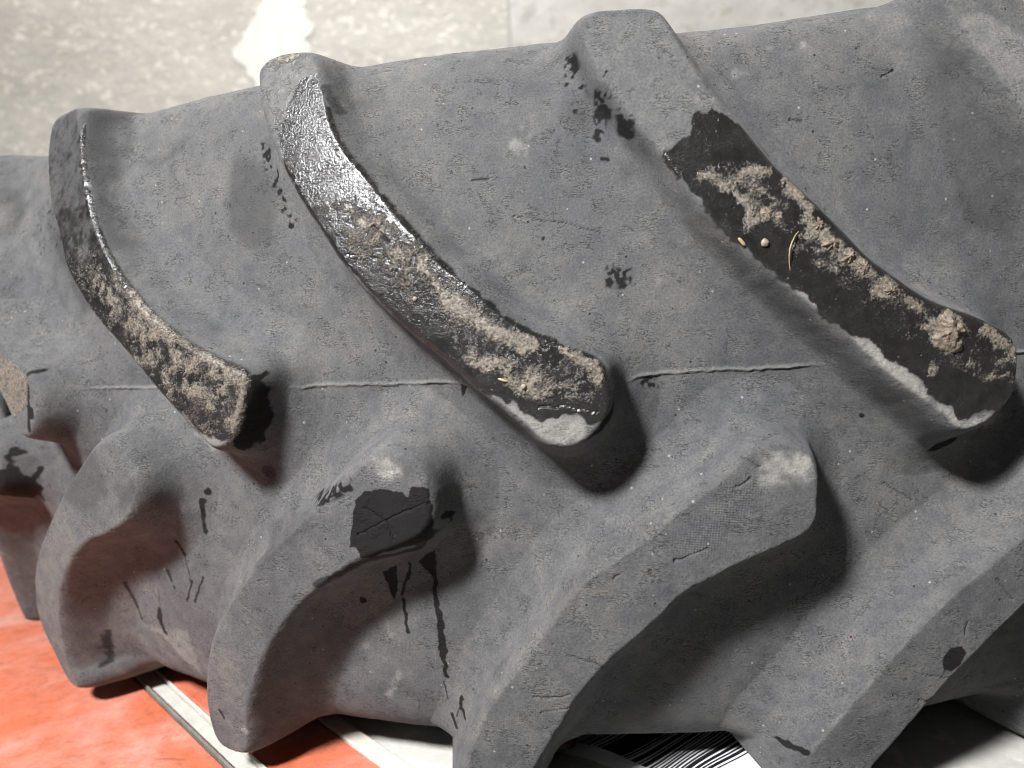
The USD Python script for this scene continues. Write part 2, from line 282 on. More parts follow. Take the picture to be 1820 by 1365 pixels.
 ('dust','d',0.45,25,[(-1061,-165)]),
 ('dust','l',0.4,19,[(717,-74),(874,-53),(987,-116),(1069,-207)]),
 ('dust','l',0.6,30,[(-1256,-1432),(-1324,-1523),(-1384,-1621)]),
 ('dust','d',0.45,23,[(-1459,-1271)]),
 ('dust','l',0.4,13,[(-1286,-1103),(-1279,-1201)]),
 ('dust','d',1,11,[(-348,1390)]),
 ('dust','d',1,9,[(-311,1376)]),
 ('dust','d',1,9,[(-341,1355)]),
 ('dust','l',1,11,[(-356,1376),(-296,1376)]),
 ('dust','s',0.4,0,[(-386,1572),(-243,1558),(-251,1320),(-393,1348)]),
 ('dust','l',0.55,21,[(-866,81),(-859,32)]),
 ('dust','l',0.5,17,[(387,697),(379,648)]),
 ('dust','d',0.6,26,[(-2209,-1782)]),
 ('dust','l',0.55,11,[(-56,-718),(34,-655),(132,-599),(259,-515),(357,-424)]),
 ('dust','l',0.5,12,[(-1781,-620),(-1466,-375),(-1309,-256)]),
 ('dust','l',0.5,17,[(852,1691),(942,1670)]),
 ('dust','d',0.8,17,[(1272,1796)]),
 ('dust','d',0.7,11,[(859,1663)]),
 ('dust','d',0.6,11,[(1077,1817)]),
 ('dust','s',0.12,0,[(642,2048),(1512,1831),(1460,1544),(807,1481)]),
 ('dust','l',0.35,23,[(-716,-1460),(-513,-1236),(-303,-991),(-228,-907)]),
 ('dust','l',0.3,25,[(1069,-1740),(1280,-1460),(1565,-1117),(1790,-914),(2150,-662)]),
 ('dust','p',0.35,0,[(-3627,-1446),(-3342,-1474),(-3079,-1796),(-3019,-1600),(-3019,-1369)]),
 ('dust','l',0.35,34,[(1647,-1012),(1797,-900),(1865,-851)]),
 ('dust','p',0.4,0,[(-2532,-46),(-2014,18),(-1954,-53),(-2396,-158)]),
 ('mud','l',0.85,45,[(-2592,746),(-2434,634),(-2194,487),(-1924,368),(-1804,319)]),
 ('mud','l',0.95,44,[(-1804,277),(-1864,123),(-1916,11)]),
 ('mud','p',0.7,0,[(-3132,424),(-2494,445),(-2427,403),(-3012,319)]),
 ('mud','s',0.55,0,[(-2982,879),(-2727,928),(-2216,529),(-1804,312),(-1901,46),(-2066,109),(-2539,452)]),
 ('mud','s',0.3,0,[(-3507,1614),(-3169,1565),(-2727,928),(-2982,879)]),
 ('mud','l',0.9,13,[(-2899,809),(-2794,830)]),
 ('mud','l',0.9,16,[(-2794,676),(-2742,725)]),
 ('mud','l',0.8,25,[(-2374,291),(-2314,242),(-2344,200)]),
 ('mud','s',0.4,0,[(-2321,417),(-1856,284),(-1916,46),(-2186,109)]),
 ('mud','l',1,43,[(-791,830),(-701,704),(-649,641)]),
 ('mud','l',1,69,[(-649,641),(-536,571),(-431,487)]),
 ('mud','l',1,79,[(-431,487),(-311,438),(-266,417)]),
 ('mud','l',1,37,[(-116,382),(-18,333),(42,305)]),
 ('mud','l',1,58,[(-41,333),(19,298),(42,256)]),
 ('mud','l',0.8,31,[(42,277),(42,221)]),
 ('mud','p',0.85,0,[(-604,382),(-521,389),(-423,354),(-401,298),(-468,277),(-551,319)]),
 ('mud','s',0.6,0,[(-626,417),(-228,291),(-101,179),(-236,144),(-446,242)]),
 ('mud','d',0.9,24,[(-258,186)]),
 ('mud','l',0.8,19,[(-378,298),(-341,242),(-236,207),(-123,207)]),
 ('mud','l',0.6,11,[(-221,123),(-131,123),(-26,81)]),
 ('mud','l',0.9,14,[(-1166,1124),(-1099,1082),(-1054,1026)]),
 ('mud','l',0.8,11,[(-1189,1047),(-1129,998),(-1099,949)]),
 ('mud','l',0.9,14,[(-1226,949),(-1106,893),(-926,865),(-724,858)]),
 ('mud','l',0.7,14,[(-926,865),(-836,907)]),
 ('mud','s',0.4,0,[(-1286,1166),(-1099,1180),(-806,935),(-671,816),(-866,746),(-1106,900)]),
 ('mud','d',1,14,[(-821,662)]),
 ('mud','d',0.8,11,[(-596,578)]),
 ('mud','s',0.15,0,[(-1106,872),(-814,802),(-386,347),(-123,207),(-393,214),(-821,529)]),
 ('mud','l',0.6,8,[(-986,704),(-889,599)]),
 ('mud','s',0.35,0,[(-1579,1600),(-1504,1502),(-1256,1110),(-1354,1117),(-1511,1362)]),
 ('mud','l',1,31,[(574,1152),(657,1131)]),
 ('mud','l',1,34,[(679,1089),(792,1159),(897,1152)]),
 ('mud','l',1,63,[(1002,1166),(979,1075),(1032,1012)]),
 ('mud','l',1,47,[(1032,1012),(1069,956)]),
 ('mud','l',1,34,[(724,1054),(777,991),(769,921)]),
 ('mud','d',1,36,[(859,956)]),
 ('mud','d',1,23,[(919,942)]),
 ('mud','l',1,52,[(1047,921),(1099,879),(1137,809)]),
 ('mud','l',1,57,[(1137,809),(1212,753),(1265,704)]),
 ('mud','l',1,42,[(1265,704),(1347,662)]),
 ('mud','d',1,52,[(1422,578)]),
 ('mud','d',1,26,[(1362,564)]),
 ('mud','l',1,37,[(1497,529),(1572,480)]),
 ('mud','d',1,90,[(1707,361)]),
 ('mud','l',0.9,43,[(1917,361),(2007,291),(2052,235)]),
 ('mud','l',0.9,24,[(1977,200),(2082,200)]),
 ('mud','l',0.8,22,[(1805,158),(1947,137),(2052,130)]),
 ('mud','s',0.45,0,[(582,1180),(822,1194),(1370,641),(1204,627),(769,907)]),
 ('mud','s',0.4,0,[(1362,620),(1587,501),(2442,270),(2442,4),(1865,109),(1580,347)]),
 ('mud','s',0.45,0,[(1812,382),(2000,382),(2450,214),(2450,4),(1962,214)]),
 ('mud','s',0.2,0,[(1572,235),(2442,95),(1992,-11),(1745,39)]),
 ('mud','d',0.8,27,[(1632,179)]),
 ('mud','s',0.3,0,[(1219,445),(1385,431),(1385,382),(1219,403)]),
 ('mud','p',0.8,0,[(-4347,487),(-3979,431),(-3777,340),(-3799,137),(-4572,-123),(-4662,-74)]),
 ('mud','p',0.9,0,[(-1714,1978),(-1639,1992),(-1504,1992),(-1466,1950),(-1556,1943),(-1624,1929)]),
 ('mud','l',0.5,82,[(-3889,949),(-3649,683),(-3432,571)]),
 ('weave','p',1,0,[(342,-550),(642,-263),(852,-277),(717,-487),(552,-669),(342,-662)]),
 ('weave','p',0.7,0,[(-506,-1418),(-213,-1376),(-251,-1544),(-551,-1551)]),
 ('crack','l',1,7,[(-356,1033),(-146,991),(102,921)]),
 ('crack','l',1,6,[(1595,-424),(1767,-529)]),
 ('crack','l',0.9,7,[(-168,-1138),(-33,-1187),(49,-1236)]),
 ('crack','l',0.8,7,[(-356,-1376),(-213,-1376),(-168,-1355)]),
 ('crack','l',0.8,6,[(-333,-1467),(-191,-1439)]),
 ('crack','l',0.8,7,[(1805,-1411),(1640,-1369)]),
 ('crack','l',0.9,7,[(1865,-1103),(1865,-1180)]),
 ('crack','l',0.9,9,[(1640,-1516),(1700,-1537),(1722,-1516)]),
 ('crack','l',0.9,7,[(2007,-893),(2120,-1012)]),
 ('crack','l',1,8,[(694,-165),(777,-207)]),
 ('crack','l',1,8,[(364,-655),(529,-599)]),
 ('crack','l',0.9,8,[(664,-305),(732,-263)]),
 ('crack','l',0.8,8,[(72,-739),(102,-718)]),
 ('crack','l',0.9,8,[(252,-697),(274,-732)]),
 ('crack','l',0.9,7,[(-1039,1033),(-949,942)]),
 ('crack','l',1,8,[(-236,123),(-131,123),(-56,102),(27,81)]),
 ('crack','l',0.9,8,[(-1166,893),(-956,865),(-754,858)]),
 ('crack','l',0.8,7,[(1602,1621),(1760,1572)]),
 ('crack','l',0.9,11,[(1144,1397),(1204,1390)]),
 ('crack','l',1,12,[(1692,1558),(1752,1579)]),
 ('crack','l',0.9,9,[(-581,1222),(-491,1222)]),
 ('damp_shade','p',0.35,0,[(-3679,1950),(-3402,1999),(-3237,1719),(-3042,1348),(-2839,1061),(-3979,1033),(-4325,1320)]),
 ('mud','l',0.39,6,[(-1301,1110),(-1279,1110),(-1234,1110)]),
 ('mud','l',0.54,6,[(-438,396),(-408,403),(-378,403)]),
 ('mud','l',0.35,9,[(-934,970),(-904,970),(-889,956)]),
 ('mud','l',0.36,7,[(-168,347),(-146,326),(-116,298)]),
 ('mud','l',0.68,7,[(-168,214),(-153,228),(-131,221)]),
 ('mud','l',0.69,8,[(-438,571),(-408,578),(-401,592)]),
 ('mud','l',0.48,8,[(-821,802),(-791,823),(-754,830)]),
 ('mud','l',0.69,7,[(-776,837),(-761,830),(-739,830)]),
 ('mud','l',0.63,7,[(-1039,1096),(-1001,1089),(-941,1082)]),
 ('mud','l',0.44,4,[(-356,340),(-341,333),(-333,326)]),
 ('mud','l',0.67,4,[(-956,949),(-919,928),(-874,893)]),
 ('mud','l',0.65,7,[(-1279,1243),(-1241,1229),(-1211,1215)]),
 ('mud','l',0.59,8,[(-1084,1026),(-1061,1026),(-1024,1033)]),
 ('mud','l',0.52,8,[(-671,613),(-656,613),(-634,641)]),
 ('mud','l',0.76,6,[(-859,837),(-859,858),(-844,893)]),
 ('mud','l',0.46,6,[(-206,375),(-168,403),(-146,431)]),
 ('mud','l',0.4,6,[(-604,620),(-581,606),(-551,585)]),
 ('mud','l',0.65,5,[(-1301,1082),(-1279,1089),(-1249,1103)]),
 ('mud','l',0.45,6,[(-1069,907),(-1046,914),(-1024,928)]),
 ('mud','l',0.41,6,[(-776,823),(-731,830),(-686,837)]),
 ('mud','l',0.59,3,[(-619,543),(-573,557),(-543,578)]),
 ('mud','l',0.47,7,[(-273,312),(-243,298),(-221,305)]),
 ('mud','l',0.42,6,[(-333,424),(-296,431),(-281,445)]),
 ('mud','l',0.66,6,[(-176,130),(-138,144),(-108,158)]),
 ('mud','l',0.5,7,[(-438,536),(-408,529),(-371,522)]),
 ('mud','l',0.64,7,[(-791,648),(-746,648),(-701,641)]),
 ('mud','l',0.78,4,[(-476,410),(-438,403),(-393,403)]),
 ('mud','l',0.42,6,[(-844,760),(-814,781),(-776,774)]),
 ('mud','l',0.6,5,[(-1316,1313),(-1286,1306),(-1256,1292)]),
 ('mud','l',0.75,4,[(-656,564),(-649,599),(-626,641)]),
 ('mud','l',0.65,5,[(-363,515),(-341,536),(-318,543)]),
 ('mud','l',0.77,4,[(-408,529),(-393,494),(-371,487)]),
 ('mud','l',0.62,6,[(-93,158),(-78,165),(-56,165)]),
 ('mud','l',0.57,7,[(-686,802),(-641,795),(-611,802)]),
 ('mud','l',0.65,5,[(-604,788),(-588,788),(-581,781)]),
 ('mud','l',0.58,8,[(-228,480),(-221,487),(-191,494)]),
 ('mud','l',0.7,7,[(-1009,1103),(-986,1089),(-941,1068)]),
 ('mud','l',0.66,8,[(-1076,949),(-1076,942),(-1054,935)]),
 ('mud','l',0.77,4,[(-821,760),(-806,781),(-791,802)]),
 ('mud','l',0.55,7,[(-131,235),(-123,228),(-116,228)]),
 ('mud','l',0.73,6,[(-1151,1061),(-1144,1075),(-1129,1068)]),
 ('mud','l',0.47,7,[(-536,459),(-513,473),(-506,487)]),
 ('mud','l',0.46,6,[(-431,459),(-416,466),(-408,473)]),
 ('mud','l',0.38,7,[(-814,921),(-791,928),(-791,935)]),
 ('mud','l',0.78,5,[(-476,627),(-431,620),(-401,606)]),
 ('mud','l',0.58,8,[(-619,543),(-581,564),(-536,585)]),
 ('mud','l',0.4,4,[(672,1005),(687,984),(694,970)]),
 ('mud','l',0.44,8,[(732,1243),(754,1229),(769,1222)]),
 ('mud','l',0.39,4,[(1287,669),(1317,648),(1332,634)]),
 ('mud','l',0.47,5,[(1490,613),(1542,599),(1565,585)]),
 ('mud','l',0.5,8,[(702,977),(717,956),(732,942)]),
 ('mud','l',0.62,7,[(777,1040),(792,1019),(799,1005)]),
 ('mud','l',0.52,6,[(552,1040),(574,1005),(597,977)]),
 ('mud','l',0.54,4,[(559,1068),(582,1054),(589,1047)]),
 ('mud','l',0.62,6,[(1069,802),(1099,802),(1129,781)]),
 ('mud','l',0.71,7,[(604,1110),(627,1110),(642,1089)]),
 ('mud','l',0.37,4,[(1707,368),(1737,382),(1782,396)]),
 ('mud','l',0.37,5,[(739,1068),(762,1040),(777,1026)]),
 ('mud','l',0.37,6,[(694,872),(739,872),(777,858)]),
 ('mud','l',0.47,8,[(979,956),(979,928),(1002,907)]),
 ('mud','l',0.59,4,[(1129,886),(1144,865),(1167,858)]),
 ('mud','l',0.69,8,[(649,1131),(679,1145),(709,1159)]),
 ('mud','l',0.5,3,[(1152,830),(1167,816),(1174,816)]),
 ('mud','l',0.74,6,[(2037,347),(2367,298),(2390,284)]),
 ('mud','l',0.43,6,[(1707,214),(1722,214),(1737,214)]),
 ('mud','l',0.38,8,[(987,739),(1002,739),(1024,732)]),
 ('mud','l',0.37,8,[(1114,578),(1129,578),(1144,578)]),
 ('mud','l',0.38,3,[(1865,326),(1895,319),(1940,319)]),
 ('mud','l',0.79,6,[(1595,445),(1632,431),(1655,417)]),
 ('mud','l',0.44,5,[(1347,592),(1385,592),(1422,585)]),
 ('mud','l',0.73,7,[(754,886),(784,872),(822,844)]),
 ('mud','l',0.69,4,[(1805,284),(1812,270),(1835,263)]),
 ('mud','l',0.39,5,[(1310,697),(1340,676),(1362,669)]),
 ('mud','l',0.8,7,[(1032,669),(1047,669),(1069,648)]),
 ('mud','l',0.56,8,[(694,1054),(717,1033),(762,1019)]),
 ('mud','l',0.37,6,[(987,837),(1024,844),(1047,830)]),
 ('mud','l',0.59,4,[(694,886),(709,879),(739,865)]),
 ('mud','l',0.67,7,[(657,1089),(672,1082),(687,1061)]),
 ('mud','l',0.38,5,[(957,900),(979,900),(1002,928)]),
 ('mud','l',0.36,5,[(1467,445),(1490,445),(1497,438)]),
 ('mud','l',0.72,6,[(-2412,487),(-2381,487),(-2374,487)]),
 ('mud','l',0.74,6,[(-2044,298),(-1999,340),(-1954,375)]),
 ('mud','l',0.74,4,[(-2494,550),(-2457,557),(-2427,550)]),
 ('mud','l',0.46,7,[(-2141,347),(-2134,347),(-2111,375)]),
 ('mud','l',0.74,6,[(-2674,613),(-2637,648),(-2554,662)]),
 ('mud','l',0.64,10,[(-2674,627),(-2592,634),(-2524,634)]),
 ('mud','l',0.41,4,[(-2877,865),(-2839,851),(-2824,865)]),
 ('mud','l',0.62,7,[(-2284,522),(-2299,564),(-2306,592)]),
 ('mud','l',0.62,5,[(-2306,382),(-2254,396),(-2201,403)]),
 ('mud','l',0.42,7,[(-2194,424),(-2164,452),(-2141,452)]),
 ('mud','l',0.68,10,[(-2644,718),(-2577,739),(-2547,760)]),
 ('mud','l',0.4,8,[(-2479,669),(-2509,711),(-2539,739)]),
 ('mud','l',0.56,6,[(-2899,851),(-2869,872),(-2817,879)]),
 ('mud','l',0.71,8,[(-2021,277),(-1976,291),(-1931,298)]),
 ('mud','l',0.74,4,[(-2014,158),(-1976,172),(-1924,186)]),
 ('mud','l',0.54,8,[(-2659,746),(-2607,774),(-2584,795)]),
 ('mud','l',0.46,7,[(-2089,193),(-2059,214),(-2021,221)]),
 ('mud','l',0.61,7,[(-2081,389),(-2051,403),(-2021,403)]),
 ('mud','l',0.38,6,[(-2494,578),(-2442,571),(-2396,543)]),
 ('mud','l',0.5,9,[(-2577,571),(-2509,585),(-2472,606)]),
 ('mud','l',0.58,9,[(-2201,361),(-2149,389),(-2096,417)]),
 ('mud','l',0.56,8,[(-2291,564),(-2314,585),(-2351,620)]),
 ('mud','l',0.61,8,[(-2959,900),(-2892,886),(-2839,893)]),
 ('mud','l',0.61,8,[(-2164,319),(-2149,347),(-2119,375)]),
 ('mud','l',0.79,5,[(-2862,795),(-2817,788),(-2817,788)]),
 ('mud','l',0.49,7,[(-2449,508),(-2412,536),(-2381,543)]),
 ('wet','l',0.9,30,[(-3289,1866),(-3177,1600),(-3004,1278),(-2832,1047),(-2607,809)]),
 ('mud','p',0.26,0,[(-3289,1103),(-2944,1110),(-2697,865),(-2306,536),(-1819,298),(-1909,18),(-2081,-4),(-3012,319)]),
 ('mud','p',0.3,0,[(-1354,1145),(-1106,1208),(-806,935),(-378,480),(34,277),(27,116),(-311,186),(-761,529)]),
 ('mud','p',0.22,0,[(582,1208),(822,1222),(1370,669),(2022,312),(2060,67),(1572,235),(949,823)]),
 ('damp_shade','p',0.55,0,[(-3672,1957),(-3409,1999),(-3199,1642),(-2974,1208),(-2697,865),(-3649,683),(-4084,1187)]),
 ('crack','l',1,8,[(-1204,-508),(-1039,-431),(-911,-368),(-821,-340)]),
 ('crack','l',1,8,[(-1151,-361),(-1039,-445),(-1016,-529)]),
 ('dust','s',0.22,0,[(-1181,-298),(-821,-298),(-881,-564),(-1211,-599)]),
]
THINGS = {
 'clump': [(1722, 361, 87), (1422, 571, 44), (1302, 683, 37), (1235, 739, 42), (1152, 802, 42), (859, 956, 31), (919, 942, 21), (1099, 886, 29)],
 'hair': [(1002, 865, 0), (972, 837, 0), (949, 795, 0), (942, 746, 0), (949, 690, 0)],
 'straw': [(717, 851, 0), (747, 816, 0), (-431, 263, 0), (-386, 249, 0)],
 'pebble': [(837, 823, 18), (-311, 221, 13), (-821, 662, 11)],
}
SEAM = [(-4265, 207), (-3709, 228), (-3649, 221), (-3499, 207), (-3094, 214), (-1744, 228), (-1639, 214), (-1444, 221), (-1099, 214), (-746, 221), (177, 186), (274, 207), (574, 214), (874, 207), (1047, 207), (1219, 214), (1325, 193), (1392, 193)]
# ------------------------------------------------------------------ marks on the tyre, painted into vertex masks
RES = 0.00035
MW, MH = int((S1 - S0) / RES), int(2 * TE * W / RES)
VV = TT * W
def raster(mask):
    acc = np.zeros((MH, MW), np.float32)
    for name, kind, val, width, pts in MARKS:
        if name != mask: continue
        p = np.array(pts, float) * 1e-4
        q = [((a - S0) / RES, (b + TE * W) / RES) for a, b in p]
        im = Image.new('L', (MW, MH)); d = ImageDraw.Draw(im); wp = max(1, width * 1e-4 / RES)
        if kind in 'ps': d.polygon(q, fill=255)
        elif kind == 'l':
            d.line(q, fill=255, width=int(round(wp)), joint='curve')
            for x, y in q: d.ellipse((x - wp / 2, y - wp / 2, x + wp / 2, y + wp / 2), fill=255)
        else:
            x, y = q[0]; d.ellipse((x - wp, y - wp, x + wp, y + wp), fill=255)
        a = np.asarray(im, np.float32) / 255
        if kind == 's':
            box = im.getbbox()
            if not box: continue
            x0, y0, x1, y1 = max(box[0] - 20, 0), max(box[1] - 20, 0), min(box[2] + 20, MW), min(box[3] + 20, MH)
            b = gaussian_filter(a[y0:y1, x0:x1], 3)
            gx, gy = np.meshgrid(np.arange(x0, x1) * RES, np.arange(y0, y1) * RES)
            n = vnoise(gx, gy, .0015, 11) * .65 + vnoise(gx, gy, .0035, 12) * .35
            acc[y0:y1, x0:x1] = np.maximum(acc[y0:y1, x0:x1], b * smoothstep(-.02, .04, n - (1 - val * .75 - .06)))
        else:
            acc = np.maximum(acc, a * val)
    return acc
def sample(a, rag, blur, seed):
    a = gaussian_filter(a, blur)
    ds = (vnoise(SS, VV, .004, seed, 3, HH) - .5) * rag; dv = (vnoise(SS, VV, .004, seed + 5, 3, HH) - .5) * rag
    c = np.stack([(VV + dv + TE * W) / RES, (SS + ds - S0) / RES]).reshape(2, -1)
    return map_coordinates(a, c, order=1, mode='nearest').reshape(SS.shape)
face = smoothstep(.80, .95, MM)
n1, n2, n3 = vnoise(SS, VV, .0016, 21, 1, HH), vnoise(SS, VV, .005, 22, 3, HH), vnoise(SS, VV, .02, 23, 4, HH)
wet = sample(raster('wet'), .006, 3.0, 31); wet = smoothstep(.22, .72, wet + (vnoise(SS, VV, .0025, 30, 4) - .5) * .55 * smoothstep(1.0, .6, wet) + (vnoise(SS, VV, .008, 29, 2) - .5) * .3) * smoothstep(.0016, -.0004, DD) * np.clip(wet * 1.4, 0, 1)
stain = sample(raster('stain'), .003, 1.1, 32)
damp_shade = sample(raster('damp_shade'), .006, 7.0, 33)  # damp smudges, plus shade painted around the upper right lug
dust = sample(raster('dust'), .005, 3.0, 34) * (.55 + .9 * n2)
dust *= 1 - .96 * smoothstep(.05, .14, MM) * smoothstep(-.0030, -.0006, DD)
crack = sample(raster('crack'), .003, .6, 35)
weave = sample(raster('weave'), .0, 14.0, 36) * face
mud = sample(raster('mud'), .005, 3.5, 37)
mud = np.clip(mud * 1.1 + ((n1 - .5) * .5 + (n2 - .5) * 1.1) * np.clip(mud * 3, 0, 1), 0, 1) * smoothstep(.84, .96, MM)
# parting line of the mould
sp = np.array(sorted(SEAM), float) * 1e-4
dl = VV - np.interp(SS, sp[:, 0], sp[:, 1]) - (vnoise(SS, SS * 0, .012, 41) - .5) * .0007 - (vnoise(SS, SS * 0, .0035, 42) - .5) * .0008
on = (1 - smoothstep(.02, .35, MM)) * (.35 + .65 * smoothstep(.3, .6, vnoise(SS, SS * 0, .03, 43)))
ridge = np.exp(-((dl - .0004) / .0008) ** 2) * (1 - smoothstep(.02, .35, MM))
groove = np.exp(-((dl + .0008) / .0005) ** 2) * on * smoothstep(.25, .5, vnoise(SS, SS * 0, .008, 44))
stain = np.maximum(stain, groove * .55); dust = np.maximum(dust, ridge * .38)
flank = smoothstep(.06, .2, MM) * (1 - smoothstep(.8, .95, MM))
disp = (n3 - .5) * .0012 * (1 - .75 * wet) * (1 - .7 * flank) + (n2 - .5) * .00028 * (1 - .9 * wet) * (1 - .9 * flank) + ridge * .0011 - groove * .0003 - crack * .0006
disp += wet * (n1 - .5) * .00014 + mud * (.0001 + .0006 * n1 * n2) + dust * (n1 - .4) * .0006 * face
edge_chip = np.exp(-((DD + .0005) / .0022) ** 2) * (MM > .5)
disp -= edge_chip * smoothstep(.52, .66, n2) * .0004 * smoothstep(.9, .98, MM)
PTS = PTS + NRM * disp[..., None]
NRM = grid_normals(PTS)
ATT = {'pos': np.stack([SS, VV, HH], -1), 'marks': np.stack([wet, mud, stain], -1), 'marks_b': np.stack([dust, damp_shade, np.maximum(crack, weave * 0)], -1), 'marks_c': np.stack([weave, vnoise(SS, VV, .045, 71, 5, HH) * .5 + vnoise(SS, VV, .008, 72, 4, HH) * .5, .25 + .75 * smoothstep(.42, .58, vnoise(SS * .6, VV, .010, 73, 3, HH))], -1)}
wet = np.clip(wet, 0, 1)

# ------------------------------------------------------------------ materials
def M(name, nodes, links, surface): return usdkit.material(stage, '/World/Looks/' + name, nodes, links, surface=surface)
def rubber():
    N, L = {}, []
    def node(k, kind, ins=None, **links):
        N[k] = (kind, ins or {})
        for i, o in links.items(): L.append((o, k + '.' + i))
        return k
    def noise(k, scale, detail=3, vec='pos.vector', **kw): return node(k, 'noise_texture', {'scale': scale, 'detail': detail, 'roughness': .6, **kw}, vector=vec)
    def mr(k, src, a, b, lo=0, hi=1): return node(k, 'map_range', {'from_min': a, 'from_max': b, 'to_min': lo, 'to_max': hi, 'clamp': True, 'range_type': 'smoothstep'}, value=src)
    def math_(k, op, a, b):
        ins, ln = {'math_type': op}, {}
        for q, x in (('value1', a), ('value2', b)):
            if isinstance(x, str): ln[q] = x
            else: ins[q] = x
        return node(k, 'math', ins, **ln)
    def mix(k, fac, a, b, mt='mix'):
        ins, ln = {'mix_type': mt}, {}
        for q, x in (('fac', fac), ('color1', a), ('color2', b)):
            if isinstance(x, str): ln[q] = x
            else: ins[q] = x
        return node(k, 'mix', ins, **ln)
    node('pos', 'attribute', {'attribute': 'pos'}); node('ma', 'attribute', {'attribute': 'marks'}); node('mb', 'attribute', {'attribute': 'marks_b'}); node('mc', 'attribute', {'attribute': 'marks_c'})
    node('A', 'separate_color', {}, color='ma.color'); node('B', 'separate_color', {}, color='mb.color'); node('C', 'separate_color', {}, color='mc.color')
    noise('mid', 110, 2); noise('fine', 850, 3)
    # dry grey rubber: bluish to warm grey, mottled
    node('tone', 'rgb_ramp', {'ramp': [(0.30, (.058, .059, .061)), (.5, (.081, .081, .083)), (.72, (.112, .107, .099))]}, fac='C.g')
    node('tone2', 'rgb_ramp', {'ramp': [(0.25, (.78, .78, .79)), (.5, (1, 1, 1)), (.75, (1.20, 1.19, 1.16))]}, fac='mid.fac')
    mix('c1', 1.0, 'tone.color', 'tone2.color', 'multiply')
    node('tone3', 'rgb_ramp', {'ramp': [(0.25, (.58, .58, .58)), (.45, (.96, .96, .96)), (.76, (1.5, 1.48, 1.44))]}, fac='fine.fac')
    mix('c2', .85, 'c1.color', 'tone3.color', 'multiply')
    # short cracks running round the tyre
    node('cm', 'mapping', {'scale': (230, 900, 500), 'rotation': (0, 0, .06)}, vector='pos.vector')
    node('cn', 'noise_texture', {'scale': 1.0, 'detail': 2, 'roughness': .55}, vector='cm.vector')
    math_('cd', 'subtract', 'cn.fac', .5); math_('cab', 'absolute', 'cd.value', 0)
    mr('cl', 'cab.value', .004, .030, .75, 0)
    mr('gm', 'mid.fac', .46, .58); math_('ck0', 'multiply', 'cl.result', 'gm.result'); math_('ck', 'multiply', 'ck0.value', 'C.b')
    math_('cka', 'maximum', 'ck.value', 'B.b')
    mix('c3', 'cka.value', 'c2.color', (.028, .027, .027))
    # pale specks and dark pits
    node('sv', 'voronoi_texture', {'feature': 'f1', 'scale': 150.0}, vector='pos.vector')
    node('ss', 'separate_color', {}, color='sv.color'); mr('s1', 'sv.distance', .07, .13, 1, 0); mr('s2', 'ss.r', .80, .86)
    math_('speck', 'multiply', 's1.result', 's2.result'); math_('speck7', 'multiply', 'speck.value', .7)
    mix('c4', 'speck7.value', 'c3.color', (.30, .29, .27))
    mr('p2', 'ss.g', .84, .90); math_('pit', 'multiply', 's1.result', 'p2.result')
    mix('c5', 'pit.value', 'c4.color', (.022, .022, .022))
    # damp, painted shade, dried dust, black stain, wet face, mud
    math_('dm', 'multiply', 'B.g', 1.3); mix('c6', 'dm.value', 'c5.color', (.030, .029, .029))
    mix('dcol', 'fine.fac', (.13, .125, .115), (.42, .40, .36)); math_('ds', 'multiply', 'B.r', .85)
    mix('c7', 'ds.value', 'c6.color', 'dcol.color')
    math_('fs', 'subtract', 'fine.fac', .5); math_('fs2', 'multiply', 'fs.value', .7); math_('fs3', 'add', 'A.b', 'fs2.value'); mr('st', 'fs3.value', .16, .78); math_('st9', 'multiply', 'st.result', .93)
    mix('c8', 'st9.value', 'c7.color', (.0085, .0075, .0075))
    mr('wt', 'A.r', .02, .98)
    math_('wtm', 'minimum', 'wt.result', .97)
    mix('wcol', 'mid.fac', (.006, .006, .0065), (.022, .020, .018))
    mix('c9', 'wtm.value', 'c8.color', 'wcol.color')
    math_('mn', 'subtract', 'fine.fac', .5); math_('mn2', 'multiply', 'mn.value', 1.25); math_('mv', 'add', 'A.g', 'mn2.value'); mr('mu', 'mv.value', .28, .98)
    node('mcol', 'rgb_ramp', {'ramp': [(0.3, (.066, .054, .042)), (.5, (.138, .117, .092)), (.72, (.25, .216, .175))]}, fac='fine.fac')
    mix('c10', 'mu.result', 'c9.color', 'mcol.color')
    # roughness
    math_('r1', 'multiply', 'st.result', .05); math_('r2', 'subtract', .78, 'r1.value')
    node('rw', 'rgb_ramp', {'ramp': [(.3, (.19,) * 3), (.7, (.32,) * 3)]}, fac='mid.fac')
    mix('r3', 'wtm.value', 'r2.value', 'rw.color'); mix('r4', 'mu.result', 'r3.color', (.52, .52, .52))
    node('rb', 'rgb_to_bw', {}, color='r4.color')
    # relief
    math_('h1', 'multiply', 'fine.fac', .00026); math_('h2', 'multiply', 'cka.value', -.0006); math_('dry', 'subtract', 1.0, 'wt.result'); math_('h1d', 'multiply', 'h1.value', 'dry.value'); math_('h3', 'add', 'h1d.value', 'h2.value')
    math_('h4', 'multiply', 'fine.fac', .00026); math_('h5', 'multiply', 'h4.value', 'wt.result'); math_('h6', 'add', 'h3.value', 'h5.value')
    math_('h7', 'multiply', 'pit.value', -.0004); math_('h8', 'add', 'h6.value', 'h7.value')
    math_('h9', 'multiply', 'mid.fac', .0012); math_('h10', 'multiply', 'h9.value', 'mu.result'); math_('h11', 'add', 'h8.value', 'h10.value')
    node('wx', 'mapping', {'rotation': (0, 0, .12)}, vector='pos.vector')
    node('wv1', 'wave_texture', {'wave_type': 'bands', 'bands_direction': 'x', 'scale': 230.0, 'distortion': 1.2, 'detail': 1.0}, vector='wx.vector')
    node('wv2', 'wave_texture', {'wave_type': 'bands', 'bands_direction': 'y', 'scale': 260.0, 'distortion': 1.2, 'detail': 1.0}, vector='wx.vector')
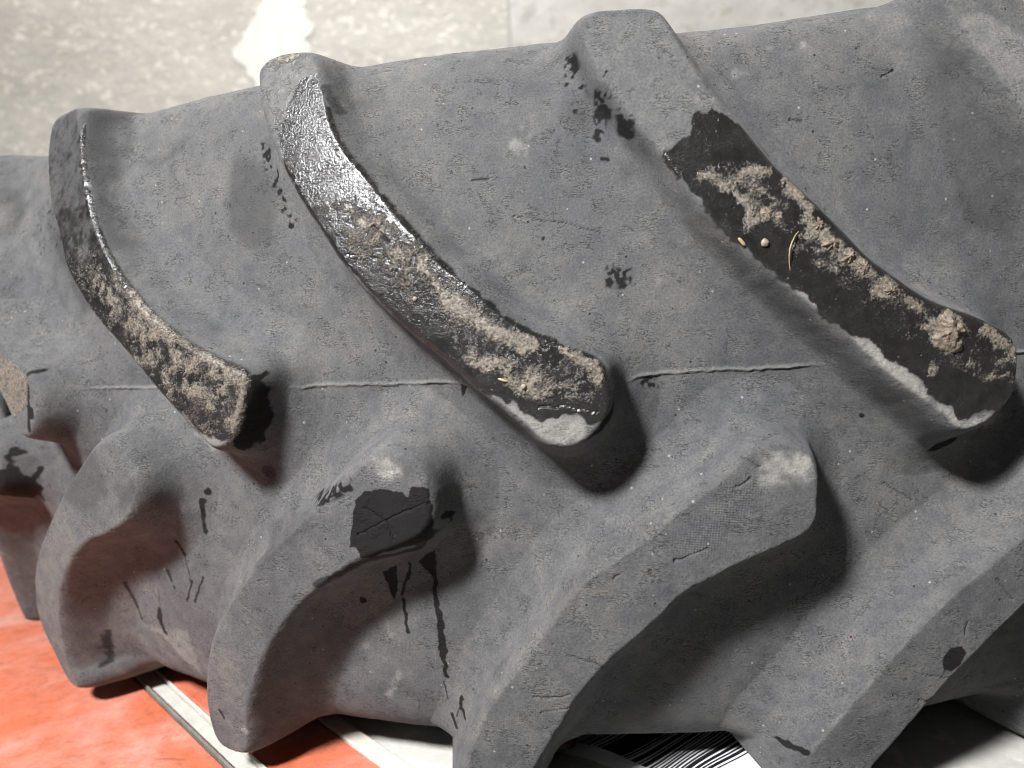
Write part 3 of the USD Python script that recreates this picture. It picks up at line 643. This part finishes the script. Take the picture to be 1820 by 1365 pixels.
    math_('ww', 'multiply', 'wv1.fac', 'wv2.fac'); math_('w3', 'multiply', 'ww.value', 'C.r'); math_('w4', 'multiply', 'w3.value', .00018); math_('h12', 'add', 'h11.value', 'w4.value')
    node('bump', 'bump', {'distance': 1.0, 'strength': 1.0}, height='h12.value')
    math_('sp0', 'multiply', 'st.result', -.30); math_('sp1', 'add', .40, 'sp0.value'); math_('sp2', 'multiply', 'wtm.value', .08); math_('sp3', 'add', 'sp1.value', 'sp2.value')
    node('p', 'principled_bsdf', {'diffuse_roughness': .6}, specular_ior_level='sp3.value', base_color='c10.color', roughness='rb.val', normal='bump.normal')
    return M('rubber', N, L, 'p.BSDF')
RUBBER = rubber()
def plain(name, lo, hi, scale, rough, bump=0.0, detail=4, stretch=(1, 1, 1), spec=.4):
    n = {'tc': ('texture_coordinate', {}), 'mp': ('mapping', {'scale': stretch}), 'n': ('noise_texture', {'scale': scale, 'detail': detail, 'roughness': .65}),
         'r': ('rgb_ramp', {'ramp': [(.3, lo), (.7, hi)]}), 'p': ('principled_bsdf', {'roughness': rough, 'specular_ior_level': spec})}
    l = [('tc.object', 'mp.vector'), ('mp.vector', 'n.vector'), ('n.fac', 'r.fac'), ('r.color', 'p.base_color')]
    if bump:
        n['m'] = ('math', {'math_type': 'multiply', 'value2': bump}); n['b'] = ('bump', {'distance': 1.0})
        l += [('n.fac', 'm.value1'), ('m.value', 'b.height'), ('b.normal', 'p.normal')]
    return M(name, n, l, 'p.BSDF')
MUD = plain('wet_mud', (.070, .053, .038), (.25, .20, .15), 420, .36, .0016)
STRAW = plain('straw', (.24, .18, .09), (.38, .31, .17), 300, .5)
PEBBLE = plain('pale_stone', (.20, .165, .12), (.33, .28, .21), 260, .45, .0004)

# ------------------------------------------------------------------ the tyre: casing and one mesh per lug
tyre = UsdGeom.Xform.Define(stage, '/World/tractor_tyre')
tag(tyre, 'worn grey tractor tyre with curved muddy tread lugs lying on its side', 'tyre')
def quads(nr, nc):
    i = np.arange(nr * nc).reshape(nr, nc)
    return np.stack([i[:-1, :-1], i[:-1, 1:], i[1:, 1:], i[1:, :-1]], -1).reshape(-1, 4)
pieces = {}
def add_grid(P, N, own, att, q=None):
    if q is None: q = quads(*P.shape[:2])
    o = own.ravel()[q]; ow = np.where((o == o[:, :1]).all(1), o[:, 0], o.max(1))
    Pf, Nf = P.reshape(-1, 3), N.reshape(-1, 3); A = {k: a.reshape(-1, 3) for k, a in att.items()}
    for w in np.unique(ow):
        f = q[ow == w]; u, inv = np.unique(f, return_inverse=True)
        pieces.setdefault(int(w), []).append((Pf[u], inv.reshape(f.shape), Nf[u], {k: a[u] for k, a in A.items()}))
own = OWN.copy(); own[own == NEAR + 1] = NEAR + 10
add_grid(PTS, NRM, own, ATT)
def coarse(s, t, lugs, base):
    S, Tt = np.meshgrid(s, t)
    r, z, th, m, o, d = tread(S, Tt, lugs, False)
    P = place(r, z, th); n = grid_normals(P)
    zz = np.zeros(S.shape + (3,))
    fc = smoothstep(.8, .95, m); wt = fc * .8
    o = np.where(o >= 0, np.array(list(base) + [-1])[np.clip(o, -1, len(base) - 1)], -1)
    add_grid(P, n, o, {'pos': np.stack([S, Tt * W, m * .06], -1), 'marks': zz + np.stack([wt, fc * .35, m * 0], -1), 'marks_b': zz, 'marks_c': zz + (0, .5, .3)})
tc = np.linspace(-TE, TE, 150)
right = [2, 5, 6, 8] + list(range(NEAR, NEAR + 20)); left = [0, 3, 4, 7, 9] + list(range(NEAR + 20, NEAR + 38))
HALF = .5 * (S0 + S1) + math.pi * R
coarse(np.linspace(S1, HALF, 440), tc, [LUGS[i] for i in right], right)
coarse(np.linspace(HALF - 2 * math.pi * R, S0, 440), tc, [LUGS[i] for i in left], left)
# side walls, bead and inner surface all round
th = np.linspace(-math.pi, math.pi, 361)
def ring(prof):
    p = np.array(prof); TH, I = np.meshgrid(th, np.arange(len(p)))
    P = place(p[I, 1], p[I, 0], TH); z3 = np.zeros(P.shape)
    add_grid(P, grid_normals(P), np.full(TH.shape, -1), {'pos': np.stack([TH * R, p[I, 0] + .3 * p[I, 1], 0 * TH], -1), 'marks': z3, 'marks_b': z3, 'marks_c': z3 + (0, .5, .3)})
tt = np.linspace(TE, 2, 30); ring(list(zip(PZ(tt), R - PR(tt))))
ring(list(zip(PZ(-tt[::-1]), R - PR(-tt[::-1]))))
ti = np.linspace(2, -2, 60); ring(list(zip(PZ(ti) * .93, R - PR(ti) - .016 + .016 * (np.abs(ti) / 2) ** 6)))
for zb in (1, -1): ring([(PZ(2 * zb), R - .33), (PZ(2 * zb) * .93, R - .33)][::zb])
LUG_LABEL = {0: 'lug with a wet mud-streaked lower end, seen nearly edge on', 1: 'lug with a wet black face and a mud band along its edge', 2: 'lug with a dry upper end and a black lower end under mud clumps',
             3: 'dry dusty lug above the orange board', 4: 'dry lug with one wet black patch near its tip', 5: 'dry lug with a woven imprint on its tip', 6: 'dry grey lug with a black leaf-like stain'}
for w in sorted(pieces):
    vs, fs, ns, at, off = [], [], [], {}, 0
    for P, f, n, a in pieces[w]:
        vs.append(P); fs.append(f + off); ns.append(n); off += len(P)
        for k, x in a.items(): at.setdefault(k, []).append(x)
    m = write_mesh(numbered('/World/tractor_tyre', 'casing' if w < 0 else 'lug'), np.vstack(vs), np.vstack(fs), np.vstack(ns), RUBBER, {k: np.vstack(x) for k, x in at.items()})
    if w in LUG_LABEL: tag(m, LUG_LABEL[w])

# ------------------------------------------------------------------ mud clumps and litter stuck to the lugs
def surf(s, v):
    c = np.stack([(v / W + TE) / (2 * TE) * (NT - 1), (s - S0) / (S1 - S0) * (NS - 1)]).reshape(2, -1)
    f = lambda a: np.stack([map_coordinates(a[..., k], c, order=1, mode='nearest') for k in range(3)], -1).reshape(np.shape(s) + (3,))
    n = f(NRM); return f(PTS), n / np.linalg.norm(n, axis=-1, keepdims=True)
CLUMPS = ['largest mud clump, round and lumpy near the tip of the lug at the far right', 'mud clump just up and left of the largest one on the right lug', 'small mud lump at the lower end of the muddy ridge on the right lug', 'mud lump in the middle of the ridge along the right lug',
          'mud lump at the upper end of the ridge beside the curved fibre', 'round mud crumb left of the curved fibre on the right lug', 'tiny mud crumb between the round crumb and the fibre', 'mud lump right above the curved fibre']
for k, (a, b, w) in enumerate(THINGS['clump']):
    rad = w * 1e-4; n = 56; g = np.linspace(-1.45, 1.45, n)
    gx, gy = np.meshgrid(g, g)
    rr = np.hypot(gx, gy); ang = np.arctan2(gy, gx)
    lim = .80 + .75 * (vnoise(np.cos(ang) * 2 + k * 9, np.sin(ang) * 2, 1.0, 51 + k, 2) - .5) * 2
    lump = vnoise(gx + k * 5, gy, .30, 61 + k) * .6 + vnoise(gx + k * 5, gy, .13, 62 + k) * .4
    h = np.clip((lim - rr) / .60, 0, 1) ** .75 * (.35 + 1.1 * lump) * min(.0030, rad * .38)
    P, N = surf(a * 1e-4 + gx * rad, b * 1e-4 + gy * rad)
    top = P + N * (h - .0005 * (h <= 0) + .0001)[..., None]; bot = P - N * .0012
    keep = quads(n, n); hh = h.ravel()[keep].max(1) > 0; keep = keep[hh]
    u, inv = np.unique(keep, return_inverse=True); f = inv.reshape(keep.shape); nu = len(u)
    e = np.vstack([f[:, [0, 1]], f[:, [1, 2]], f[:, [2, 3]], f[:, [3, 0]]]); es = set(map(tuple, e)); bd = np.array([x for x in es if (x[1], x[0]) not in es])
    side = np.stack([bd[:, 1], bd[:, 0], bd[:, 0] + nu, bd[:, 1] + nu], 1)
    V = np.vstack([top.reshape(-1, 3)[u], bot.reshape(-1, 3)[u]]); NN = grid_normals(top).reshape(-1, 3)[u]
    m = write_mesh(numbered('/World', 'mud_clump'), V, np.vstack([f, f[:, ::-1] + nu, side]), np.vstack([NN, -NN]), MUD)
    tag(m, CLUMPS[k], 'mud clump')
def tube(pts, r, lift, sides=6):
    p = np.array(pts, float) * 1e-4; q = CubicSpline(np.linspace(0, 1, len(p)), p[:, :2])(np.linspace(0, 1, 24)) if len(p) > 2 else p[0, :2] + (p[1, :2] - p[0, :2]) * np.linspace(0, 1, 12)[:, None]
    P, N = surf(q[:, 0], q[:, 1]); u = np.linspace(0, 1, len(q)); P = P + N * (lift * np.sin(np.pi * np.clip(u, .02, 1)) + r * .7)[:, None]
    tg = np.gradient(P, axis=0); tg /= np.linalg.norm(tg, axis=1, keepdims=True); bn = np.cross(tg, N)
    rings = [P + (np.cos(x) * N + np.sin(x) * bn) * (r * (1 - .5 * np.abs(2 * u - 1) ** 4))[:, None] for x in np.linspace(0, 2 * np.pi, sides, endpoint=False)]
    V = np.stack(rings, 1).reshape(-1, 3); n = len(q)
    f = [[i * sides + j, i * sides + (j + 1) % sides, (i + 1) * sides + (j + 1) % sides, (i + 1) * sides + j] for i in range(n - 1) for j in range(sides)]
    f += [[0, 0 + 3, 2, 1], [0, 5, 4, 3]] + [[(n - 1) * sides + x for x in c] for c in ((0, 1, 2, 3), (0, 3, 4, 5))]
    return V, np.array(f)
V, f = tube(THINGS['hair'], .00028, .0025); tag(write_mesh('/World/plant_fibre', V, f, None, STRAW), 'thin curved pale fibre arching over the black right lug', 'fibre')
st = THINGS['straw']
V, f = tube(st[:2], .0008, .0003); tag(write_mesh('/World/straw_piece', V, f, None, STRAW), 'short straw piece on the right lug left of the pale pebble', 'straw')
V, f = tube(st[2:], .0006, .0003); tag(write_mesh('/World/straw_piece_001', V, f, None, STRAW), 'short yellow straw piece lying on the middle lug', 'straw')
PEB = ['pale rounded pebble on the right lug beside the straw', 'small white pebble on the middle lug right of the yellow straw', 'small tan grain on the black face of the middle lug', 'tiny pale chip on the bare rubber right of the upper right lug', 'pale curled flake near the top edge of the tyre']
for k, (a, b, w) in enumerate(THINGS['pebble']):
    sph = trimesh.creation.icosphere(subdivisions=2); v = sph.vertices * (1, 1, .7) * (1 + .35 * (meshkit.noise(sph.vertices * 1.3 + 9 * k, k)[:, None] - .5))
    P, N = surf(np.array([a * 1e-4]), np.array([b * 1e-4])); N = N[0]; x = np.cross(N, (0, 0, 1.)); x /= np.linalg.norm(x); y = np.cross(N, x)
    r = w * 1e-4
    m = usdkit.mesh(stage, numbered('/World', 'pebble'), trimesh.Trimesh(P[0] + N * r * .35 + r * (v[:, :1] * x + v[:, 1:2] * y + v[:, 2:] * N), sph.faces, process=False), PEBBLE, smooth=True)
    tag(m, PEB[k], 'pebble')
# ------------------------------------------------------------------ floor, boards, wall
def box_mesh(x0, y0, z0, x1, y1, z1, bev=.002):
    hull = trimesh.creation.box(bounds=[[x0, y0, z0], [x1, y1, z1]])
    if bev:
        c = np.array([[(x0, x1)[i], (y0, y1)[j], (z0, z1)[k]] for i in (0, 1) for j in (0, 1) for k in (0, 1)]); mid = (np.array([x0, y0, z0]) + (x1, y1, z1)) / 2
        sg = np.sign(mid - c); hull = trimesh.convex.convex_hull(np.vstack([c + sg * np.array(o) * bev for o in ((0, 1, 1), (1, 0, 1), (1, 1, 0))]))
    return hull
def concrete(name, cols, spots, scale=3.0, bump=.002, streak=None):
    n = {'tc': ('texture_coordinate', {}), 'mp': ('mapping', {'scale': streak or (1, 1, 1), 'rotation': (0, .6, 0)}),
         'a': ('noise_texture', {'scale': scale, 'detail': 6, 'roughness': .62}), 'ra': ('rgb_ramp', {'ramp': cols}),
         'b': ('noise_texture', {'scale': scale * 9, 'detail': 5, 'roughness': .7}), 'rb': ('rgb_ramp', {'ramp': [(.3, (.86, .86, .86)), (.55, (1, 1, 1)), (.72, (1.10, 1.09, 1.07))]}),
         'mx': ('mix', {'mix_type': 'multiply', 'fac': 1.0}), 's': ('noise_texture', {'scale': scale * 13, 'detail': 3, 'roughness': .5, 'distortion': .6}), 'rs': ('map_range', {'from_min': .57, 'from_max': .66, 'clamp': True, 'to_max': spots[1]}), 'm2': ('mix', {'color2': spots[0]}),
         'bm': ('math', {'math_type': 'multiply', 'value2': bump}), 'bp': ('bump', {'distance': 1.0}), 'p': ('principled_bsdf', {'roughness': .62, 'specular_ior_level': .35})}
    l = [('tc.object', 'mp.vector'), ('mp.vector', 'a.vector'), ('mp.vector', 'b.vector'), ('mp.vector', 's.vector'), ('a.fac', 'ra.fac'), ('b.fac', 'rb.fac'), ('ra.color', 'mx.color1'), ('rb.color', 'mx.color2'),
         ('s.fac', 'rs.value'), ('rs.result', 'm2.fac'), ('mx.color', 'm2.color1'), ('m2.color', 'p.base_color'), ('b.fac', 'bm.value1'), ('bm.value', 'bp.height'), ('bp.normal', 'p.normal')]
    return M(name, n, l, 'p.BSDF')
FLOOR = concrete('pale_concrete', [(.3, (.40, .39, .35)), (.5, (.52, .51, .47)), (.7, (.62, .60, .55))], ((.75, .73, .68), .5), 5.0, .001, (1, 1, 1))
WALL_A = concrete('plaster_left', [(.3, (.52, .495, .44)), (.5, (.60, .575, .52)), (.7, (.66, .63, .57))], ((.86, .82, .73), .9), 3.4, .004, (1, 1, 2.0))
WALL_B = concrete('plaster_right', [(.3, (.50, .48, .44)), (.5, (.62, .60, .56)), (.68, (.69, .68, .65))], ((.36, .32, .26), .5), 2.2, .003, (1, 1, 1.4))
GREY = concrete('grey_concrete', [(.3, (.11, .11, .107)), (.5, (.15, .15, .145)), (.7, (.20, .195, .185))], ((.35, .34, .32), .4), 4.0, .001)
tag(usdkit.mesh(stage, '/World/floor', box_mesh(-4, -5, -.2, 4, .80, -.004, 0), GREY), kind='structure')
tag(usdkit.mesh(stage, '/World/pale_floor', box_mesh(-.75, -.64, -.004, .75, .75, 0, .001), FLOOR), kind='structure')
WY = .80
wall = UsdGeom.Xform.Define(stage, '/World/rendered_wall')
tag(wall, 'pale mottled rendered wall with a vertical joint behind the tyre', 'wall')
usdkit.mesh(stage, '/World/rendered_wall/wall_panel', box_mesh(-4, WY, 0, -.145, WY + .15, 3, .003), WALL_A)
usdkit.mesh(stage, '/World/rendered_wall/wall_panel_001', box_mesh(-.1445, WY - .003, 0, 4, WY + .15, 3, .003), WALL_B)
# ragged white patch on the wall, a bright pool of light put into colour
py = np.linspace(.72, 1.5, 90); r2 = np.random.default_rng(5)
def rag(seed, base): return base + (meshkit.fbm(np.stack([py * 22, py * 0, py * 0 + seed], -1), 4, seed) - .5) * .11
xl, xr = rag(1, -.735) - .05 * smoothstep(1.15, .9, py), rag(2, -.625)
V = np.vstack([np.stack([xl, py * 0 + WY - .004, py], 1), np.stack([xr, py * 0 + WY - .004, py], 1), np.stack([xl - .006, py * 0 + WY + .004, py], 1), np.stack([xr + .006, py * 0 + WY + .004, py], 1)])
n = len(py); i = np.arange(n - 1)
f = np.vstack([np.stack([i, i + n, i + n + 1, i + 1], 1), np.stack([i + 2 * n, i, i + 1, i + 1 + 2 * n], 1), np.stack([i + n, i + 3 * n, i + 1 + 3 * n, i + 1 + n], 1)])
WHITE = plain('painted_light', (.80, .78, .72), (.90, .88, .82), 30, .6, .001)
tag(write_mesh('/World/rendered_wall/painted_light_patch', V, f, None, WHITE), 'ragged white strip painted as a pool of light')

# orange painted boards with pale metal edging, at 45 degrees on the floor
ORANGE = None
def orange(name):
    n = {'tc': ('texture_coordinate', {}), 'a': ('noise_texture', {'scale': 9, 'detail': 6, 'roughness': .6, 'distortion': .8}), 'ra': ('rgb_ramp', {'ramp': [(.36, (.50, .125, .06)), (.46, (.52, .15, .085)), (.54, (.54, .195, .135)), (.64, (.55, .275, .22))]}),
         'b': ('noise_texture', {'scale': 90, 'detail': 5, 'roughness': .75}), 'rb': ('rgb_ramp', {'ramp': [(.3, (.74, .72, .70)), (.5, (1, 1, 1)), (.7, (1.08, 1.12, 1.12))]}), 'mx': ('mix', {'mix_type': 'multiply', 'fac': 1.0}),
         'mp': ('mapping', {'scale': (6, 40, 6), 'rotation': (0, 0, .9)}), 's': ('noise_texture', {'scale': 3, 'detail': 4}), 'rs': ('map_range', {'from_min': .66, 'from_max': .74, 'clamp': True, 'to_max': .55}), 'm2': ('mix', {'color2': (.16, .06, .04)}),
         'bm': ('math', {'math_type': 'multiply', 'value2': .0008}), 'bp': ('bump', {'distance': 1.0}), 'p': ('principled_bsdf', {'roughness': .55})}
    l = [('tc.object', 'a.vector'), ('tc.object', 'b.vector'), ('tc.object', 'mp.vector'), ('mp.vector', 's.vector'), ('a.fac', 'ra.fac'), ('b.fac', 'rb.fac'), ('ra.color', 'mx.color1'), ('rb.color', 'mx.color2'),
         ('s.fac', 'rs.value'), ('rs.result', 'm2.fac'), ('mx.color', 'm2.color1'), ('m2.color', 'p.base_color'), ('b.fac', 'bm.value1'), ('bm.value', 'bp.height'), ('bp.normal', 'p.normal')]
    return M(name, n, l, 'p.BSDF')
ORANGE = orange('worn_orange_paint')
METAL = plain('dull_metal', (.42, .41, .37), (.58, .56, .50), 60, .42, .0003)
DARKMETAL = plain('grimy_metal', (.10, .10, .09), (.20, .19, .17), 60, .5)
EDGE = plain('pale_wood', (.50, .46, .39), (.66, .62, .54), 40, .6, .0004)
BROWN = plain('brown_paint', (.20, .09, .075), (.30, .15, .12), 25, .6, .0005)
# strip axis: along u (towards the viewer and right), n to the right across it
U = np.array([.75, -.661, 0]); NV = np.array([.661, .75, 0]); ORG = np.array([-.351, -.515, 0])
def strip(w0, w1, z0, z1, u0=-.9, u1=1.2, bev=.001):
    m = box_mesh(u0, w0, z0, u1, w1, z1, bev); v = m.vertices
    m.vertices = ORG + v[:, :1] * U + v[:, 1:2] * NV + v[:, 2:] * np.array([0, 0, 1.]); return m
b = usdkit.mesh(stage, '/World/painted_board', strip(-.34, -.003, .0005, .006, -.7, .25), ORANGE); tag(b, 'scuffed orange painted board on the floor at the lower left', 'board')
t = UsdGeom.Xform.Define(stage, '/World/metal_channel'); tag(t, 'pale metal channel strip along the edge of the orange board', 'metal strip')
usdkit.mesh(stage, '/World/metal_channel/web', strip(0, .0125, .0004, .0045, -.7, .25), METAL)
usdkit.mesh(stage, '/World/metal_channel/flange', strip(-.0025, -.0002, .0004, .0085, -.7, .25), DARKMETAL)
usdkit.mesh(stage, '/World/metal_channel/flange_001', strip(.0127, .0145, .0004, .0075, -.7, .25), METAL)
b = usdkit.mesh(stage, '/World/painted_board_001', strip(.016, .064, .0005, .0055, -.7, .25), orange('faded_orange_paint')); tag(b, 'narrow faded red board between the two pale strips', 'board')
b = usdkit.mesh(stage, '/World/edge_strip', strip(.0645, .0765, .0005, .007, -.7, .25), EDGE); tag(b, 'pale edge strip between the narrow red board and the white floor', 'edge strip')
# paper label with printed bars lying on the floor under the tyre
lab = UsdGeom.Xform.Define(stage, '/World/paper_label'); tag(lab, 'crumpled white paper label with black bars lying under the tyre', 'label')
A0 = np.array([-.018, -.592]); DU = np.array([.052, -.030]); DVv = np.array([.030, .025])   # along the row of bars, along one bar
def lab_pt(a, c):
    a, c = np.asarray(a, float), np.asarray(c, float)
    wv = .0015 * np.sin(a * 7 + c * 2.2) + .004 * np.clip(c - .2, 0, 1) ** 2
    skew = .010 * np.sin(c * 5.2 + a * 3.1)
    x = A0[0] + (a + skew) * DU[0] * 1.25 + c * DVv[0] * 1.25; y = A0[1] + (a + skew) * DU[1] * 1.25 + c * DVv[1] * 1.25
    return np.stack([x, y, .0055 + wv], -1)
def patch(a0, a1, c0, c1, na, nc, dz):
    A, C = np.meshgrid(np.linspace(a0, a1, na), np.linspace(c0, c1, nc)); P = lab_pt(A, C) + (0, 0, dz); return P.reshape(-1, 3), quads(nc, na)
PAPER = plain('white_paper', (.72, .72, .73), (.80, .80, .80), 30, .55); INK = plain('black_ink', (.008, .008, .009), (.014, .014, .015), 60, .45)
Pt, fq = patch(-.16, 1.25, -.28, 1.7, 40, 40, 0); Pb = Pt - (0, 0, .0004)
write_mesh('/World/paper_label/paper', np.vstack([Pt, Pb]), np.vstack([fq, fq[:, ::-1] + len(Pt)]), None, PAPER)
a = 0.0; rb = random.Random(4)
bars = [.018, .014, .012, .018, .012, .02, .19, .02]
while a < 1.08:
    w = bars.pop(0) if bars else rb.choice([.012, .016, .02, .03, .045]); g = rb.choice([.010, .014, .02, .028])
    Pq, fq = patch(a, a + w, 0, 1.12, 3, 26, .0003); write_mesh(numbered('/World/paper_label', 'printed_bar'), Pq, fq, None, INK); a += w + g
chip = trimesh.creation.icosphere(subdivisions=3); cv = chip.vertices * (.011, .007, .006) * (1 + .5 * (meshkit.noise(chip.vertices * 1.6, 8)[:, None] - .5))
tag(usdkit.mesh(stage, '/World/brown_lump', trimesh.Trimesh(cv + (-.030, -.592, .006), chip.faces), plain('brown_dirt', (.06, .035, .02), (.16, .10, .06), 150, .8, .001), smooth=True), 'small brown dirt lump left of the paper label', 'dirt lump')
